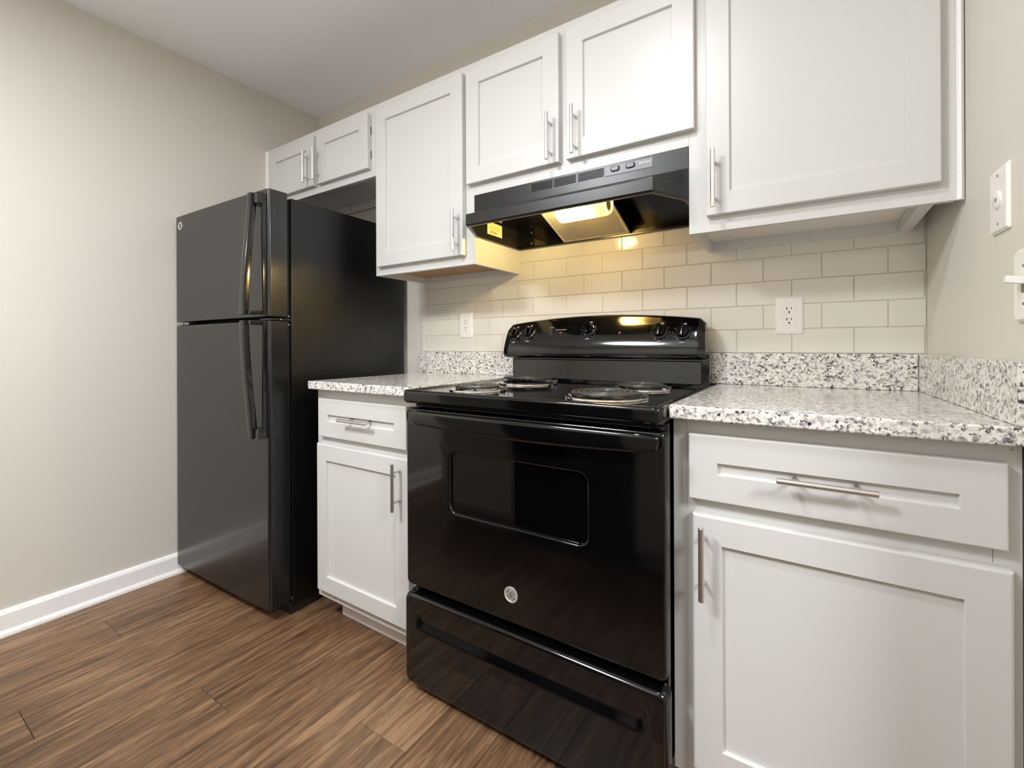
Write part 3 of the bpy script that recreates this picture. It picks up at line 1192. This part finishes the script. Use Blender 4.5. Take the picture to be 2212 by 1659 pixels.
bm = new()
ri = lambda i, h: [fq(i, i * 1.3, h), fq(1 - i, i * 1.3, h), fq(1 - i, 1 - i * 1.3, h), fq(i, 1 - i * 1.3, h)]
loft(bm, [ri(0, -0.006), ri(0, 0.0015), ri(0.035, 0.0015), ri(0.035, -0.0005)], cap1=False)
ff = obj('filter_frame', bm, M['filterframe'], HO)
bm = new()
G = 44
vs = [[bm.verts.new(fq(0.03 + 0.94 * i / G, 0.035 + 0.93 * j / G, (0.0006 if (i + j) % 2 else -0.0006))) for j in range(G + 1)] for i in range(G + 1)]
for i in range(G):
    for j in range(G):
        bm.faces.new((vs[i][j], vs[i + 1][j], vs[i + 1][j + 1], vs[i][j + 1]))
obj('filter_mesh', bm, M['filter'], HO, label='silver mesh grease filter')
bm = new()
box(bm, -0.800, -0.650, -0.330, -0.250, 1.505, 1.5265, 0.002)
obj('wiring_box', bm, M['hood'], HO)
# lamp: bulb inside a milky diffuser
LX0, LX1 = -0.968, -0.795
bm = new()
loops = []
for i, (tx, sc) in enumerate([(0, 0.80), (0.015, 0.95), (0.04, 1.0), (0.90, 1.0), (0.96, 0.97), (1.0, 0.90)]):
    x = LX0 + (LX1 - LX0) * tx
    lp = []
    for j in range(15):
        a = PI * j / 14
        lp.append(Vector((x, -0.278 - 0.045 * sc * math.cos(a), 1.514 - 0.060 * sc * (math.sin(a) ** 0.6))))
    loops.append(lp)
vsl = loft(bm, loops, False, True)
obj('lamp_diffuser', bm, M['lens'], HO, smooth=True, label='milky lamp diffuser')
bm = new()
lathe(bm, (LX0 + 0.006, -0.278, 1.486), (1, 0, 0), [(0, 0.008), (0.004, 0.016), (0.014, 0.022), (0.040, 0.023), (0.062, 0.016), (0.075, 0.012)], 20)
obj('bulb', bm, M['bulb'], HO, smooth=True, label='lit bulb')
bm = new()
lathe(bm, (LX0 + 0.088, -0.278, 1.486), (1, 0, 0), [(0, 0.013), (0.030, 0.013), (0.032, 0.018), (0.070, 0.018)], 16)
obj('lamp_socket', bm, M['plate'], HO, smooth=True)
# rating label on the inner left wall
bm = new()
box(bm, HL + 0.0045, HL + 0.0055, -0.238, -0.140, 1.472, 1.520)
lb = obj('rating_label', bm, M['sticker'], HO, label='pale rating sticker')
SIDE = Matrix(((0, 0, 1, 0), (1, 0, 0, 0), (0, 1, 0, 0), (0, 0, 0, 1)))      # text facing +x
obj('lettering', text_bm('BROAN', 0.011, Matrix.Translation((HL + 0.0058, -0.197, 1.4835)) @ SIDE, width=0.040), M['stickerprint'], lb)
bm = new()
for k, z in enumerate((1.4765, 1.494, 1.500, 1.506, 1.513)):
    box(bm, HL + 0.0055, HL + 0.0059, -0.230, -0.150 if k else -0.185, z, z + 0.0012)
obj('fine_print', bm, M['stickerprint'], lb)
for x, z in ((-1.235, 1.468), (-1.235, 1.512)):
    bm = new()
    lathe(bm, (x, -0.012, z), (0, -1, 0), [(0, 0.004), (0.002, 0.0035), (0.003, 0.002)], 12)
    obj('screw', bm, M['screw'], HO, smooth=True)


# ------------------------------------------------------------------ wall plates
def outlet(x0, x1, z0, z1, label, ind):
    cx, cz = (x0 + x1) / 2, (z0 + z1) / 2
    t = thing('power_outlet', (cx, -0.0012, cz), label, 'outlet', 'white outlets on the tile')
    bm = new()
    y0 = -0.0012
    loft(bm, [rr(x0, x1, z0, z1, 0.004, y0), rr(x0, x1, z0, z1, 0.004, y0 - 0.002), rr(x0 + .002, x1 - .002, z0 + .002, z1 - .002, 0.004, y0 - 0.0045), rr(x0 + .007, x1 - .007, z0 + .007, z1 - .007, 0.004, y0 - 0.0055),
              rr(cx - .0175, cx + .0175, cz - .034, cz + .034, 0.002, y0 - 0.0055), rr(cx - .0172, cx + .0172, cz - .0337, cz + .0337, 0.002, y0 - 0.0048)])
    obj('cover_plate', bm, M['plate'], t, smooth=True)
    for s in (-1, 1):
        bm = new()
        zc = cz + s * 0.0165
        loft(bm, [rr(cx - .0165, cx + .0165, zc - .0145, zc + .0145, 0.003, y0 - 0.0045), rr(cx - .0165, cx + .0165, zc - .0145, zc + .0145, 0.003, y0 - 0.0058)])
        so = obj('socket', bm, M['plate'], t)
        bm = new()
        box(bm, cx - .0072, cx - .0050, y0 - .0062, y0 - .005, zc + .0010, zc + .0092)
        box(bm, cx + .0050, cx + .0070, y0 - .0062, y0 - .005, zc + .0018, zc + .0086)
        lathe(bm, (cx, y0 - .005, zc - .0065), (0, -1, 0), [(0, .0026), (.0012, .0026)], 12)
        obj('slots', bm, M['slot'], so)
    return t


outlet(-0.3560, -0.2815, 1.0750, 1.1905, 'white duplex outlet on the tile right of the range', 0)
outlet(-1.6300, -1.5545, 1.0800, 1.1955, 'white duplex outlet on the tile left of the range', 1)


# plates on the right wall, built in the wall's own frame (u along the wall towards the room, n out of the wall)
wang = math.atan(WK)
ud = Vector((math.sin(wang), -math.cos(wang), 0))
nd = Vector((-math.cos(wang), -math.sin(wang), 0))


def wall_frame(y, z):
    o = Vector((wx(y), y, z)) + nd * 0.0003
    return Matrix(((ud.x, -nd.x, 0, o.x), (ud.y, -nd.y, 0, o.y), (0, 0, 1, o.z), (0, 0, 0, 1)))


def on_wall(bm, mx):
    bmesh.ops.transform(bm, matrix=mx, verts=bm.verts)
    return bm


mx = wall_frame(-0.5045, 1.2975)
t = thing('cable_plate', tuple(mx.translation), 'white blank plate with a round cable hole high on the right wall', 'wall plate')
bm = new()
loft(bm, [rr(-.0385, .0385, -.0570, .0570, .002, 0), rr(-.0385, .0385, -.0570, .0570, .002, -0.002), rr(-.035, .035, -.0535, .0535, .002, -0.0058)])
obj('cover_plate', on_wall(bm, mx), M['plate'], t)
bm = new()
lathe(bm, (0, -0.0055, 0), (0, -1, 0), [(0, 0.0160), (0.0022, 0.0160), (0.0034, 0.0140), (0.0034, 0.0042), (0.001, 0.004)], 28)
obj('bushing', on_wall(bm, mx), M['plate'], t, smooth=True)
bm = new()
lathe(bm, (0, -0.0075, 0), (0, -1, 0), [(0, 0.004), (0.0012, 0.004)], 14)
obj('cable_hole', on_wall(bm, mx), M['slotgrey'], t)
for s in (-1, 1):
    bm = new()
    lathe(bm, (0, -0.0055, s * 0.0425), (0, -1, 0), [(0, 0.0024), (0.001, 0.0022)], 12)
    obj('screw', on_wall(bm, mx), M['slotgrey'], t)

mx = wall_frame(-0.6075, 1.1365)
t = thing('light_switch', tuple(mx.translation), 'white toggle light switch on the right wall at the edge of the photo', 'light switch')
bm = new()
loft(bm, [rr(-.0385, .0385, -.0585, .0585, .010, 0), rr(-.0385, .0385, -.0585, .0585, .010, -0.0025), rr(-.034, .034, -.054, .054, .009, -0.0068)])
obj('cover_plate', on_wall(bm, mx), M['plate'], t, smooth=True)
bm = new()
loft(bm, [rr(-.0065, .0065, -.0125, .0125, .001, -0.006), rr(-.0065, .0065, -.0125, .0125, .001, -0.0072)])
obj('toggle_slot', on_wall(bm, mx), M['slotgrey'], t)
bm = new()
loft(bm, [rr(-.0052, .0052, 0.001, .012, .001, -0.006), rr(-.0054, .0054, 0.0035, .0155, .002, -0.026), rr(-.0044, .0044, 0.0050, .0140, .002, -0.0275)])
obj('toggle', on_wall(bm, mx), M['plate'], t, smooth=True)
for s in (-1, 1):
    bm = new()
    lathe(bm, (0, -0.0065, s * 0.030), (0, -1, 0), [(0, 0.0024), (0.001, 0.0022)], 12)
    obj('screw', on_wall(bm, mx), M['slotgrey'], t)
